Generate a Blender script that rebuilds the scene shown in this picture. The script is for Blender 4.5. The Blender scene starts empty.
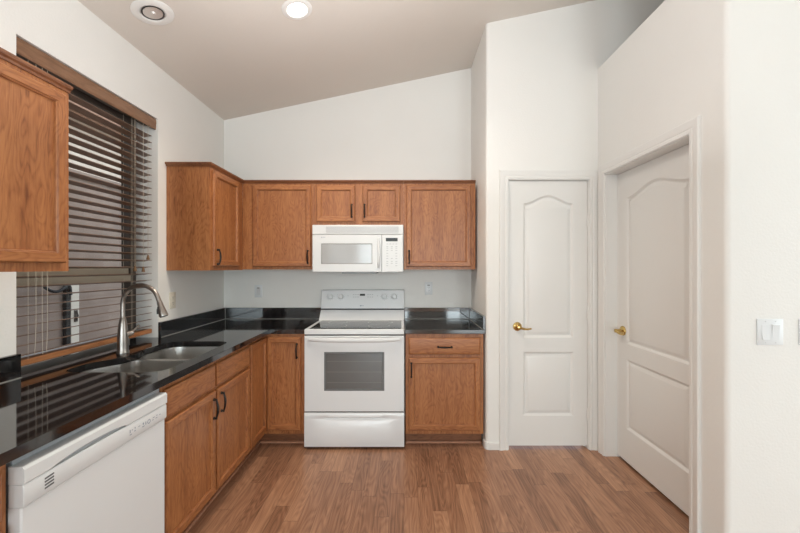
import bpy, bmesh, math, random
from mathutils import Vector, Matrix
random.seed(7)
S = bpy.context.scene
COL = S.collection
PI = math.pi

# ------------------------------------------------------------------ camera
cd = bpy.data.cameras.new('camera')
cd.sensor_width = 36.0
cd.lens = 374.0 / 800.0 * 36.0
cd.shift_x = -4.0 / 800.0
cd.shift_y = 1.0 / 800.0
cd.clip_start = 0.05
cam = bpy.data.objects.new('camera', cd)
COL.objects.link(cam)
cam.location = (0, 0, 1.379)
cam.rotation_euler = (PI / 2, 0, 0)
S.camera = cam

# ------------------------------------------------------------------ exposure, sky, lights
vs = S.view_settings
vs.view_transform = 'Standard'
vs.look = 'None'
vs.gamma = 1.0
vs.use_curve_mapping = False
vs.exposure = 0.24

w = bpy.data.worlds.new('sky')
S.world = w
w.use_nodes = True
wn = w.node_tree
wn.nodes.clear()
sky = wn.nodes.new('ShaderNodeTexSky')
sky.sky_type = 'NISHITA'
sky.sun_disc = False
sky.sun_elevation = math.radians(42)
sky.sun_rotation = math.radians(120)
bg = wn.nodes.new('ShaderNodeBackground')
bg.inputs['Strength'].default_value = 0.26
wo = wn.nodes.new('ShaderNodeOutputWorld')
hs = wn.nodes.new('ShaderNodeHueSaturation')
hs.inputs['Saturation'].default_value = 0.35
wn.links.new(sky.outputs[0], hs.inputs['Color'])
wn.links.new(hs.outputs[0], bg.inputs['Color'])
wn.links.new(bg.outputs[0], wo.inputs['Surface'])


def area(name, loc, rot, sx, sy, power, color):
    l = bpy.data.lights.new(name, 'AREA')
    l.shape = 'RECTANGLE'
    l.size, l.size_y = sx, sy
    l.energy = power
    l.color = color
    o = bpy.data.objects.new(name, l)
    COL.objects.link(o)
    o.location, o.rotation_euler = loc, rot
    return o


# daylight from the rear windows; the side and left panels are added fill
for wx_ in (-0.75, 2.6):
    area('rear_window_daylight', (wx_, -7.8, 1.35), (PI / 2, 0, 0), 1.8, 2.3, 122, (0.81, 0.945, 1.0))
area('side_fill_panel', (4.0, 0.85, 1.5), (PI / 2, 0, PI / 2), 1.5, 2.0, 34, (0.86, 0.965, 1.0))  # added panel for light from the right, no known window
area('left_fill_panel', (-1.62, -3.2, 1.6), (PI / 2, 0, -PI / 2), 2.6, 1.9, 32, (0.84, 0.955, 1.0))  # unseen panel added to brighten the right wall
# added fill without fixtures: upward wash of the vault, unseen spots near the ceiling
area('vault_fill', (-0.1, 1.35, 1.85), (PI, 0, 0), 1.4, 1.4, 19, (0.98, 0.97, 0.97))


def ceiling_spot(x, y, power, color=(1.0, 0.93, 0.84)):
    l = bpy.data.lights.new('ceiling_fill_spot', 'SPOT')
    l.energy = power
    l.spot_size = math.radians(150)
    l.spot_blend = 0.7
    l.shadow_soft_size = 0.09
    l.color = color
    o = bpy.data.objects.new('ceiling_fill_spot', l)
    COL.objects.link(o)
    o.location = (x, y, 2.744 + 0.2115 * (x + 1.668) - 0.05)


for px_, py_, pw_ in ((-0.15, 1.95, 30), (-0.25, 1.80, 8)):  # unseen spots added to brighten the kitchen from above
    ceiling_spot(px_, py_, pw_)


# ------------------------------------------------------------------ materials
def new_mat(name):
    m = bpy.data.materials.new(name)
    m.use_nodes = True
    nt = m.node_tree
    b = nt.nodes['Principled BSDF']
    return m, nt, b


def N(nt, t, **kw):
    n = nt.nodes.new(t)
    for k, v in kw.items():
        setattr(n, k, v)
    return n


def L(nt, a, b):
    nt.links.new(a, b)


def plain(name, col, rough=0.5, metal=0.0, bump=0.0, bscale=200.0, spec=0.5, var=0.03, vscale=3.0):
    m, nt, b = new_mat(name)
    b.inputs['Roughness'].default_value = rough
    b.inputs['Metallic'].default_value = metal
    b.inputs['Specular IOR Level'].default_value = spec
    tc = N(nt, 'ShaderNodeTexCoord')
    n = N(nt, 'ShaderNodeTexNoise')
    n.inputs['Scale'].default_value = vscale
    n.inputs['Detail'].default_value = 3
    L(nt, tc.outputs['Object'], n.inputs['Vector'])
    r = N(nt, 'ShaderNodeValToRGB')
    r.color_ramp.elements[0].position = 0.3
    r.color_ramp.elements[1].position = 0.7
    r.color_ramp.elements[0].color = tuple(max(0, c * (1 - var)) for c in col) + (1,)
    r.color_ramp.elements[1].color = tuple(min(1, c * (1 + var)) for c in col) + (1,)
    L(nt, n.outputs['Fac'], r.inputs['Fac'])
    L(nt, r.outputs['Color'], b.inputs['Base Color'])
    if bump:
        n2 = N(nt, 'ShaderNodeTexNoise')
        n2.inputs['Scale'].default_value = bscale
        n2.inputs['Detail'].default_value = 2
        L(nt, tc.outputs['Object'], n2.inputs['Vector'])
        bp = N(nt, 'ShaderNodeBump')
        bp.inputs['Strength'].default_value = bump
        bp.inputs['Distance'].default_value = 0.004
        L(nt, n2.outputs['Fac'], bp.inputs['Height'])
        L(nt, bp.outputs['Normal'], b.inputs['Normal'])
    return m


def oak(name, axis, light, mid, dark, rings=11.0, rough=0.38):
    """oak with pores and cathedral figure; axis = the grain's axis in object space"""
    m, nt, b = new_mat(name)
    b.inputs['Roughness'].default_value = rough
    tc = N(nt, 'ShaderNodeTexCoord')
    oi = N(nt, 'ShaderNodeObjectInfo')
    off = N(nt, 'ShaderNodeVectorMath', operation='SCALE')
    off.inputs[0].default_value = (13.1, 7.7, 5.3)
    L(nt, oi.outputs['Random'], off.inputs['Scale'])
    add = N(nt, 'ShaderNodeVectorMath', operation='ADD')
    L(nt, tc.outputs['Object'], add.inputs[0])
    L(nt, off.outputs[0], add.inputs[1])

    def stretched(across, along):
        mp = N(nt, 'ShaderNodeMapping')
        s = [across] * 3
        s[axis] = along
        mp.inputs['Scale'].default_value = s
        L(nt, add.outputs[0], mp.inputs['Vector'])
        return mp
    # cathedral figure: contour lines of a smooth stretched field
    n1 = N(nt, 'ShaderNodeTexNoise')
    n1.inputs['Scale'].default_value = 1.0
    n1.inputs['Detail'].default_value = 2.5
    n1.inputs['Roughness'].default_value = 0.45
    L(nt, stretched(8.0, 2.3).outputs[0], n1.inputs['Vector'])
    mu = N(nt, 'ShaderNodeMath', operation='MULTIPLY')
    mu.inputs[1].default_value = rings * 2
    L(nt, n1.outputs['Fac'], mu.inputs[0])
    fr = N(nt, 'ShaderNodeMath', operation='FRACT')
    L(nt, mu.outputs[0], fr.inputs[0])
    rr = N(nt, 'ShaderNodeValToRGB')
    e = rr.color_ramp.elements
    e[0].position, e[0].color = 0.0, (0.0, 0.0, 0.0, 1)
    e[1].position, e[1].color = 1.0, (0.15, 0.15, 0.15, 1)
    a = e.new(0.30); a.color = (1, 1, 1, 1)
    a = e.new(0.72); a.color = (0.8, 0.8, 0.8, 1)
    L(nt, fr.outputs[0], rr.inputs['Fac'])
    # pores: short dark streaks
    n2 = N(nt, 'ShaderNodeTexNoise')
    n2.inputs['Scale'].default_value = 1.0
    n2.inputs['Detail'].default_value = 3
    n2.inputs['Roughness'].default_value = 0.65
    L(nt, stretched(85.0, 9.0).outputs[0], n2.inputs['Vector'])
    n2.inputs['Distortion'].default_value = 0.6
    r2 = N(nt, 'ShaderNodeValToRGB')
    r2.color_ramp.elements[0].position = 0.33
    r2.color_ramp.elements[1].position = 0.60
    L(nt, n2.outputs['Fac'], r2.inputs['Fac'])
    # broad colour drift
    n3 = N(nt, 'ShaderNodeTexNoise')
    n3.inputs['Scale'].default_value = 1.0
    n3.inputs['Detail'].default_value = 2
    L(nt, stretched(16.0, 1.2).outputs[0], n3.inputs['Vector'])
    f1 = N(nt, 'ShaderNodeMath', operation='MULTIPLY')
    f1.inputs[1].default_value = 0.26
    L(nt, rr.outputs['Color'], f1.inputs[0])
    f2 = N(nt, 'ShaderNodeMath', operation='MULTIPLY_ADD')
    f2.inputs[1].default_value = 0.31
    L(nt, r2.outputs['Color'], f2.inputs[0])
    L(nt, f1.outputs[0], f2.inputs[2])
    f3 = N(nt, 'ShaderNodeMath', operation='MULTIPLY_ADD')
    f3.inputs[1].default_value = 0.66
    L(nt, n3.outputs['Fac'], f3.inputs[0])
    L(nt, f2.outputs[0], f3.inputs[2])
    cr = N(nt, 'ShaderNodeValToRGB')
    e = cr.color_ramp.elements
    e[0].position, e[0].color = 0.22, dark + (1,)
    e[1].position, e[1].color = 0.98, light + (1,)
    a = e.new(0.62); a.color = mid + (1,)
    L(nt, f3.outputs[0], cr.inputs['Fac'])
    L(nt, cr.outputs['Color'], b.inputs['Base Color'])
    bp = N(nt, 'ShaderNodeBump')
    bp.inputs['Strength'].default_value = 0.12
    bp.inputs['Distance'].default_value = 0.001
    L(nt, n2.outputs['Fac'], bp.inputs['Height'])
    L(nt, bp.outputs['Normal'], b.inputs['Normal'])
    return m


OAK = dict(light=(0.45, 0.186, 0.066), mid=(0.33, 0.120, 0.040), dark=(0.16, 0.048, 0.015))
wood_x = oak('oak_grain_x', 0, **OAK)
wood_y = oak('oak_grain_y', 1, **OAK)
wood_z = oak('oak_grain_z', 2, **OAK)
DARK_OAK = dict(light=(0.27, 0.108, 0.044), mid=(0.20, 0.074, 0.030), dark=(0.11, 0.036, 0.014))
crown_wood_x = oak('oak_crown_x', 0, **DARK_OAK)
crown_wood_y = oak('oak_crown_y', 1, **DARK_OAK)
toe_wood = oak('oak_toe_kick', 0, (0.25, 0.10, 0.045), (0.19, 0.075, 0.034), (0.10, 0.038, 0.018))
shoe_wood = oak('oak_shoe_moulding', 0, (0.50, 0.25, 0.15), (0.42, 0.20, 0.12), (0.3, 0.13, 0.07))
blind_wood = oak('blind_wood', 1, (0.28, 0.15, 0.085), (0.22, 0.112, 0.06), (0.14, 0.07, 0.038), rings=4)
rail_wood = oak('blind_rail_wood', 1, (0.46, 0.20, 0.08), (0.36, 0.15, 0.06), (0.25, 0.10, 0.04), rings=3)
slat_wood = oak('blind_slat_wood', 1, (0.25, 0.155, 0.105), (0.20, 0.122, 0.082), (0.14, 0.085, 0.058), rings=3)

paint_wall = plain('wall_paint', (0.85, 0.84, 0.81), 0.62, bump=0.22, bscale=90.0, spec=0.3, var=0.008)
paint_ceil = plain('ceiling_paint', (0.73, 0.68, 0.625), 0.8, bump=0.18, bscale=90.0, spec=0.2, var=0.008)
paint_trim = plain('trim_paint', (0.82, 0.81, 0.785), 0.33, var=0.006)
paint_door = plain('door_paint', (0.81, 0.80, 0.775), 0.36, var=0.006)
white_enamel = plain('white_enamel', (0.79, 0.81, 0.825), 0.22, var=0.006)
white_plastic = plain('white_plastic', (0.765, 0.785, 0.795), 0.32, var=0.006)
cream_plastic = plain('almond_plastic', (0.74, 0.69, 0.58), 0.35, var=0.006)
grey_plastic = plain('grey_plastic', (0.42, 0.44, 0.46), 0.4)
louvre_grey = plain('louvre_grey', (0.47, 0.48, 0.49), 0.4)
pale_grey = plain('pale_grey_plastic', (0.62, 0.63, 0.64), 0.35)
gap_grey = plain('dark_gap_grey', (0.05, 0.05, 0.05), 0.6)
ink = plain('grey_blue_ink', (0.30, 0.34, 0.42), 0.5)
emblem_ink = plain('dark_grey_ink', (0.12, 0.125, 0.13), 0.5)
ink_soft = plain('pale_grey_ink', (0.50, 0.52, 0.54), 0.5)
display_black = plain('black_display', (0.012, 0.014, 0.014), 0.35)
bronze = plain('dark_bronze', (0.022, 0.018, 0.016), 0.35, metal=0.6)
brass = plain('polished_brass', (0.62, 0.44, 0.17), 0.22, metal=1.0, var=0.05)
nickel = plain('brushed_nickel', (0.34, 0.31, 0.285), 0.30, metal=1.0, var=0.03)
cooktop_glass = plain('black_cooktop_glass', (0.03, 0.034, 0.034), 0.06, spec=0.9)
mw_glass = plain('grey_screen_glass', (0.40, 0.40, 0.40), 0.10, spec=0.6)
oven_glass = plain('dark_oven_glass', (0.115, 0.115, 0.113), 0.12, spec=0.9)
oven_rim = plain('oven_window_rim', (0.14, 0.145, 0.15), 0.3)
oven_rack = plain('oven_glass_rack_bars', (0.16, 0.16, 0.155), 0.10, spec=0.8)
vinyl_dark = plain('dark_window_vinyl', (0.085, 0.068, 0.055), 0.5)
vinyl_tan = plain('tan_window_vinyl', (0.52, 0.46, 0.36), 0.5)
sill_vinyl = plain('pale_window_vinyl', (0.72, 0.70, 0.66), 0.45)
cord_mat = plain('cream_cord', (0.62, 0.55, 0.45), 0.8)
tassel_mat = plain('brown_tassel_wood', (0.20, 0.11, 0.05), 0.5)
stucco = plain('taupe_stucco', (0.40, 0.325, 0.28), 0.9, bump=0.5, bscale=60, spec=0.1, var=0.16, vscale=2.4)
stucco_pale = plain('pale_stucco', (0.74, 0.68, 0.60), 0.9, bump=0.3, bscale=40, spec=0.1, var=0.1)
gravel = plain('gravel', (0.34, 0.27, 0.22), 0.95, bump=0.8, bscale=50, spec=0.1, var=0.25, vscale=30)
roof_tile = plain('roof_tile', (0.42, 0.27, 0.20), 0.8, bump=0.5, bscale=20, var=0.2, vscale=8)
post_paint = plain('cream_post_paint', (0.88, 0.84, 0.74), 0.6)
caulk_mat = plain('grey_caulk', (0.34, 0.34, 0.32), 0.5)
rubber = plain('black_rubber', (0.012, 0.012, 0.013), 0.5)

# stainless steel with brushed streaks
steel, nt, b = new_mat('brushed_steel')
b.inputs['Metallic'].default_value = 1.0
b.inputs['Base Color'].default_value = (0.55, 0.54, 0.52, 1)
tc = N(nt, 'ShaderNodeTexCoord')
mp = N(nt, 'ShaderNodeMapping')
mp.inputs['Scale'].default_value = (400, 12, 12)
nn = N(nt, 'ShaderNodeTexNoise')
L(nt, tc.outputs['Object'], mp.inputs['Vector'])
L(nt, mp.outputs[0], nn.inputs['Vector'])
mr = N(nt, 'ShaderNodeMapRange')
mr.inputs['To Min'].default_value = 0.22
mr.inputs['To Max'].default_value = 0.40
L(nt, nn.outputs['Fac'], mr.inputs['Value'])
L(nt, mr.outputs[0], b.inputs['Roughness'])

# polished black granite with fine flecks
granite, nt, b = new_mat('black_granite')
b.inputs['Roughness'].default_value = 0.05
b.inputs['IOR'].default_value = 1.95
tc = N(nt, 'ShaderNodeTexCoord')
v = N(nt, 'ShaderNodeTexVoronoi')
v.inputs['Scale'].default_value = 170
L(nt, tc.outputs['Object'], v.inputs['Vector'])
wnz = N(nt, 'ShaderNodeSeparateColor')
L(nt, v.outputs['Color'], wnz.inputs['Color'])
r = N(nt, 'ShaderNodeValToRGB')
e = r.color_ramp.elements
e[0].position, e[0].color = 0.0, (0.004, 0.004, 0.005, 1)
e[1].position, e[1].color = 1.0, (0.030, 0.031, 0.034, 1)
a = e.new(0.86); a.color = (0.009, 0.009, 0.010, 1)
L(nt, wnz.outputs[0], r.inputs['Fac'])
L(nt, r.outputs['Color'], b.inputs['Base Color'])

# window glass: clear, with its surface reflection
glass, nt, b = new_mat('clear_window_glass')
nt.nodes.remove(b)
out = nt.nodes['Material Output']
tr = N(nt, 'ShaderNodeBsdfTransparent')
tr.inputs['Color'].default_value = (0.93, 0.95, 0.94, 1)
gl = N(nt, 'ShaderNodeBsdfGlossy')
gl.inputs['Roughness'].default_value = 0.01
fz = N(nt, 'ShaderNodeFresnel')
geo = N(nt, 'ShaderNodeNewGeometry')
im = N(nt, 'ShaderNodeMapRange')          # the same reflection from both sides of the pane
im.inputs['To Min'].default_value = 1.5
im.inputs['To Max'].default_value = 1 / 1.5
L(nt, geo.outputs['Backfacing'], im.inputs['Value'])
L(nt, im.outputs[0], fz.inputs['IOR'])
mx = N(nt, 'ShaderNodeMixShader')
L(nt, fz.outputs[0], mx.inputs['Fac'])
L(nt, tr.outputs[0], mx.inputs[1])
L(nt, gl.outputs[0], mx.inputs[2])
L(nt, mx.outputs[0], out.inputs['Surface'])

# lit lamp face
lamp_glow, nt, b = new_mat('lit_lamp_lens')
b.inputs['Emission Color'].default_value = (1.0, 0.95, 0.86, 1)
b.inputs['Emission Strength'].default_value = 9.0
b.inputs['Base Color'].default_value = (0.9, 0.9, 0.88, 1)
reflector = plain('lamp_reflector', (0.80, 0.79, 0.77), 0.16, metal=0.55)

# laminate floor: narrow strips along Y, random lengths and tones
floor_mat, nt, b = new_mat('laminate_oak_strips')
b.inputs['Roughness'].default_value = 0.33
tc = N(nt, 'ShaderNodeTexCoord')
sp = N(nt, 'ShaderNodeSeparateXYZ')
L(nt, tc.outputs['Object'], sp.inputs[0])


def M_(op, a, bb=None, c=None):
    n = N(nt, 'ShaderNodeMath', operation=op)
    for i, vv in enumerate((a, bb, c)):
        if vv is None:
            continue
        if isinstance(vv, (int, float)):
            n.inputs[i].default_value = vv
        else:
            L(nt, vv, n.inputs[i])
    return n.outputs[0]


STRIP = 0.082
row = M_('FLOOR', M_('DIVIDE', sp.outputs['X'], STRIP))
wr = N(nt, 'ShaderNodeTexWhiteNoise', noise_dimensions='1D')
L(nt, row, wr.inputs['W'])
yy = M_('ADD', M_('DIVIDE', sp.outputs['Y'], 0.60), M_('MULTIPLY', wr.outputs['Value'], 7.31))
yc = M_('FLOOR', yy)
cmb = N(nt, 'ShaderNodeCombineXYZ')
L(nt, row, cmb.inputs[0]); L(nt, yc, cmb.inputs[1])
wc = N(nt, 'ShaderNodeTexWhiteNoise', noise_dimensions='2D')
L(nt, cmb.outputs[0], wc.inputs['Vector'])
offv = N(nt, 'ShaderNodeVectorMath', operation='SCALE')
L(nt, wc.outputs['Color'], offv.inputs[0])
offv.inputs['Scale'].default_value = 23.0
pv = N(nt, 'ShaderNodeVectorMath', operation='ADD')
L(nt, tc.outputs['Object'], pv.inputs[0]); L(nt, offv.outputs[0], pv.inputs[1])


def strn(sx, sy, det):
    mp = N(nt, 'ShaderNodeMapping')
    mp.inputs['Scale'].default_value = (sx, sy, 1)
    L(nt, pv.outputs[0], mp.inputs['Vector'])
    n = N(nt, 'ShaderNodeTexNoise')
    n.inputs['Scale'].default_value = 1
    n.inputs['Detail'].default_value = det
    L(nt, mp.outputs[0], n.inputs['Vector'])
    return n.outputs['Fac']


fine = strn(95, 3.5, 4)
cath = M_('FRACT', M_('MULTIPLY', strn(11, 1.5, 1), 16))
cath = M_('MULTIPLY', M_('ABSOLUTE', M_('SUBTRACT', cath, 0.5)), 2.0)
tone = M_('ADD', M_('MULTIPLY', wc.outputs['Value'], 0.42), M_('MULTIPLY', fine, 0.80))
tone = M_('SUBTRACT', M_('ADD', tone, M_('MULTIPLY', cath, 0.22)), 0.16)
cr = N(nt, 'ShaderNodeValToRGB')
e = cr.color_ramp.elements
e[0].position, e[0].color = 0.12, (0.155, 0.073, 0.041, 1)
e[1].position, e[1].color = 0.95, (0.55, 0.305, 0.18, 1)
a = e.new(0.5); a.color = (0.35, 0.176, 0.102, 1)
L(nt, tone, cr.inputs['Fac'])
# hairline joints
fx = M_('FRACT', M_('DIVIDE', sp.outputs['X'], STRIP))
jx = M_('LESS_THAN', M_('ABSOLUTE', M_('SUBTRACT', fx, 0.5)), 0.486)
fy = M_('FRACT', yy)
jy = M_('LESS_THAN', M_('ABSOLUTE', M_('SUBTRACT', fy, 0.5)), 0.4965)
jj = M_('MULTIPLY', jx, jy)
jm = N(nt, 'ShaderNodeMix', data_type='RGBA')
L(nt, M_('MULTIPLY_ADD', jj, 0.45, 0.55), jm.inputs['Factor'])
jm.inputs['A'].default_value = (0.10, 0.05, 0.032, 1)
L(nt, cr.outputs['Color'], jm.inputs['B'])
L(nt, jm.outputs['Result'], b.inputs['Base Color'])


# ------------------------------------------------------------------ mesh helpers
ROOT = {}


def bmn():
    return bmesh.new()


def quad(bm, pts, m=0):
    f = bm.faces.new([bm.verts.new(p) for p in pts])
    f.material_index = m
    return f


def box(bm, lo, hi, m=0):
    x0, y0, z0 = lo
    x1, y1, z1 = hi
    v = [bm.verts.new(p) for p in ((x0, y0, z0), (x1, y0, z0), (x1, y1, z0), (x0, y1, z0),
                                   (x0, y0, z1), (x1, y0, z1), (x1, y1, z1), (x0, y1, z1))]
    for q in ((0, 3, 2, 1), (4, 5, 6, 7), (0, 1, 5, 4), (1, 2, 6, 5), (2, 3, 7, 6), (3, 0, 4, 7)):
        f = bm.faces.new([v[i] for i in q])
        f.material_index = m


def FR(o, u, n):
    """local frame: u across, v up, n out of the face"""
    o, u, n = Vector(o), Vector(u), Vector(n)
    z = Vector((0, 0, 1))
    return lambda a, b_, c: o + u * a + z * b_ + n * c


def fbox(bm, F, u0, u1, v0, v1, n0, n1, m=0):
    v = [bm.verts.new(F(*p)) for p in ((u0, v0, n0), (u1, v0, n0), (u1, v0, n1), (u0, v0, n1),
                                       (u0, v1, n0), (u1, v1, n0), (u1, v1, n1), (u0, v1, n1))]
    for q in ((0, 3, 2, 1), (4, 5, 6, 7), (0, 1, 5, 4), (1, 2, 6, 5), (2, 3, 7, 6), (3, 0, 4, 7)):
        f = bm.faces.new([v[i] for i in q])
        f.material_index = m


def rings(bm, F, u0, u1, v0, v1, prof, cap=True, mh=0, mv=0, mc=0):
    """nested rectangles: prof = (inset, height); mitred like a framed door"""
    ls = []
    for d, h in prof:
        ls.append([bm.verts.new(F(*p)) for p in ((u0 + d, v0 + d, h), (u1 - d, v0 + d, h), (u1 - d, v1 - d, h), (u0 + d, v1 - d, h))])
    for a_, b_ in zip(ls, ls[1:]):
        for i in range(4):
            j = (i + 1) % 4
            f = bm.faces.new((a_[i], a_[j], b_[j], b_[i]))
            f.material_index = mh if i in (0, 2) else mv
    if cap:
        f = bm.faces.new(ls[-1])
        f.material_index = mc


def loft(bm, loops, m=0, cap0=False, cap1=False, closed=True):
    ls = [[bm.verts.new(p) for p in l] for l in loops]
    k = len(ls[0])
    for a_, b_ in zip(ls, ls[1:]):
        for i in range(k if closed else k - 1):
            j = (i + 1) % k
            f = bm.faces.new((a_[i], a_[j], b_[j], b_[i]))
            f.material_index = m
    if cap0:
        bm.faces.new(list(reversed(ls[0]))).material_index = m
    if cap1:
        bm.faces.new(ls[-1]).material_index = m
    return ls


def tube(bm, pts, rad, seg=10, m=0):
    pts = [Vector(p) for p in pts]
    if not isinstance(rad, (list, tuple)):
        rad = [rad] * len(pts)
    t0 = (pts[1] - pts[0]).normalized()
    ref = Vector((0, 0, 1)) if abs(t0.z) < 0.9 else Vector((1, 0, 0))
    nx = t0.cross(ref).normalized()
    loops = []
    for i, p in enumerate(pts):
        t = (pts[min(i + 1, len(pts) - 1)] - pts[max(i - 1, 0)]).normalized()
        nx = (nx - t * nx.dot(t)).normalized()
        ny = t.cross(nx)
        loops.append([p + (nx * math.cos(2 * PI * k / seg) + ny * math.sin(2 * PI * k / seg)) * rad[i] for k in range(seg)])
    loft(bm, loops, m, True, True)


def lathe(bm, F, cu, cv, prof, seg=24, m=0, cap=True):
    """profile (radius, n) turned round the n axis at (cu, cv)"""
    loops = [[F(cu + r_ * math.cos(2 * PI * k / seg), cv + r_ * math.sin(2 * PI * k / seg), n_) for k in range(seg)] for r_, n_ in prof]
    loft(bm, loops, m, cap, cap)


def prism(bm, poly, z0, z1, m=0):
    """plan polygon raised from z0 to z1 (z1 may be a function of x)"""
    zt = z1 if callable(z1) else (lambda x: z1)
    a_ = [bm.verts.new((x, y, z0)) for x, y in poly]
    b_ = [bm.verts.new((x, y, zt(x))) for x, y in poly]
    k = len(poly)
    for i in range(k):
        j = (i + 1) % k
        bm.faces.new((a_[i], a_[j], b_[j], b_[i])).material_index = m
    bm.faces.new(list(reversed(a_))).material_index = m
    bm.faces.new(b_).material_index = m


def fill(bm, loops, m=0):
    """flat region bounded by the first loop, with the others as holes"""
    es, vl = [], []
    for l in loops:
        vs_ = [bm.verts.new(p) for p in l]
        vl.append(vs_)
        for i in range(len(vs_)):
            es.append(bm.edges.new((vs_[i], vs_[(i + 1) % len(vs_)])))
    r_ = bmesh.ops.triangle_fill(bm, use_beauty=True, use_dissolve=False, edges=es)
    for g in r_['geom']:
        if isinstance(g, bmesh.types.BMFace):
            g.material_index = m
    return vl


def round_poly(corners, seg=6):
    """corners = (x, y, radius) -> points"""
    out_ = []
    k = len(corners)
    for i, (x, y, r_) in enumerate(corners):
        p = Vector((x, y)); a_ = Vector(corners[i - 1][:2]); c_ = Vector(corners[(i + 1) % k][:2])
        d1 = (a_ - p).normalized(); d2 = (c_ - p).normalized()
        ang = d1.angle(d2)
        t = min(r_ / math.tan(ang / 2), (a_ - p).length * 0.48, (c_ - p).length * 0.48)
        p1, p2 = p + d1 * t, p + d2 * t
        for s in range(seg + 1):
            q = s / seg
            out_.append(tuple((p1 * (1 - q) ** 2 + p * 2 * q * (1 - q) + p2 * q ** 2)))
    return out_


def offset_poly(pts, d):
    """move each point d to the inside of a counter-clockwise loop"""
    k = len(pts)
    res = []
    for i in range(k):
        a_, p, c_ = Vector(pts[i - 1]), Vector(pts[i]), Vector(pts[(i + 1) % k])
        e1 = (p - a_).normalized(); e2 = (c_ - p).normalized()
        n1 = Vector((-e1.y, e1.x)); n2 = Vector((-e2.y, e2.x))
        n = n1 + n2
        n = n / max(n.length_squared * 0.5, 0.3)
        res.append(tuple(p + n * d))
    return res


def thing(name, label, cat, loc, group=None, kind=None):
    o = bpy.data.objects.new(name, None)
    o.empty_display_size = 0.1
    COL.objects.link(o)
    o.location = loc
    o['label'] = label
    o['category'] = cat
    if group:
        o['group'] = group
    if kind:
        o['kind'] = kind
    ROOT[o] = Vector(loc)
    return o


def obj(name, bm, mats, parent=None, bevel=0.0, label=None, seg=2, smooth=35, merge=True):
    """ONE mesh object; under a parent it takes the root's origin"""
    if merge:
        bmesh.ops.remove_doubles(bm, verts=bm.verts, dist=1e-6)
    bmesh.ops.recalc_face_normals(bm, faces=bm.faces)
    root = ROOT[parent] if parent else Vector((0, 0, 0))
    bmesh.ops.translate(bm, verts=bm.verts, vec=-root)
    me = bpy.data.meshes.new(name)
    bm.to_mesh(me)
    bm.free()
    for m in (mats if isinstance(mats, (list, tuple)) else [mats]):
        me.materials.append(m)
    me.polygons.foreach_set('use_smooth', [True] * len(me.polygons))
    me.set_sharp_from_angle(angle=math.radians(smooth))
    o = bpy.data.objects.new(name, me)
    COL.objects.link(o)
    if parent:
        o.parent = parent
        ROOT[o] = root
    if label:
        o['label'] = label
    if bevel:
        md = o.modifiers.new('bevel', 'BEVEL')
        md.width = bevel
        md.segments = seg
        md.limit_method = 'ANGLE'
        md.angle_limit = math.radians(40)
        md.harden_normals = True
    return o


def solo(name, bm, mats, label, cat, group=None, **kw):
    o = obj(name, bm, mats, None, **kw)
    o['label'] = label
    o['category'] = cat
    if group:
        o['group'] = group
    return o


def struct(name, bm, mats, label=None, parent=None, **kw):
    o = obj(name, bm, mats, parent, **kw)
    if parent is None:
        o['kind'] = 'structure'
    if label:
        o['label'] = label
    return o


# ------------------------------------------------------------------ the room
XL, YB, YD, XA, XR, YS = -1.668, 3.466, 2.833, 0.6225, 1.470, 1.702  # positions here and for the fittings below were worked out from image pixels
SHELF = 2.885
RY0, RX1 = -8.0, 4.2


def ceil_z(x):
    return 2.744 + 0.2115 * (x - XL)


bm = bmn(); box(bm, (XL - 0.2, RY0, -0.06), (RX1, YB + 0.1, 0.0))
struct('floor', bm, floor_mat, 'strip laminate floor in mixed brown oak tones')

bm = bmn()
prism(bm, [(XL - 0.2, RY0 - .1), (RX1 + .1, RY0 - .1), (RX1 + .1, YB + 0.1), (XL - 0.2, YB + 0.1)], 0, 1)
for v_ in bm.verts:
    v_.co.z = ceil_z(v_.co.x) + (0.1 if v_.co.z > .5 else 0)
struct('ceiling', bm, paint_ceil, 'sloping painted ceiling rising to the right')

# left wall with the window opening
WY0, WY1, WZ0, WZ1 = 1.609, 2.535, 0.875, 2.385
WX = -1.868
bm = bmn()
zt = ceil_z(XL) + 0.02
for (y0, y1, z0, z1) in ((RY0, WY0, 0, zt), (WY1, YB + 0.1, 0, zt), (WY0, WY1, 0, WZ0), (WY0, WY1, WZ1, zt)):
    box(bm, (WX, y0, z0), (XL, y1, z1))
struct('wall_left', bm, paint_wall, 'off white wall with the window over the sink')

bm = bmn(); prism(bm, [(XL, YB), (XA + 0.1, YB), (XA + 0.1, YB + .1), (XL, YB + .1)], 0, lambda x: ceil_z(x) + .01)
struct('wall_back', bm, paint_wall, 'off white wall behind the range')


def arc(cx, cy, r_, a0, a1, n=5):
    return [(cx + r_ * math.cos(math.radians(a0 + (a1 - a0) * i / n)), cy + r_ * math.sin(math.radians(a0 + (a1 - a0) * i / n))) for i in range(n + 1)]


# return wall of the cabinet recess and the pantry front, bullnose corner
PX0, PX1, PZ = 0.788, 1.402, 2.046
TH = 0.115
R = 0.022
top = lambda x: ceil_z(x) + 0.01
bm = bmn()
prism(bm, arc(XA + R, YD + R, R, 180, 270) + [(PX0, YD), (PX0, YD + TH), (XA + TH, YD + TH), (XA + TH, YB), (XA, YB)], 0, top)
prism(bm, [(PX0, YD), (PX1, YD), (PX1, YD + TH), (PX0, YD + TH)], PZ, top)
prism(bm, [(PX1, YD), (3.2, YD), (3.2, YD + TH), (PX1, YD + TH)], 0, top)
struct('wall_pantry', bm, paint_wall, 'white wall around the pantry door')

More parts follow.
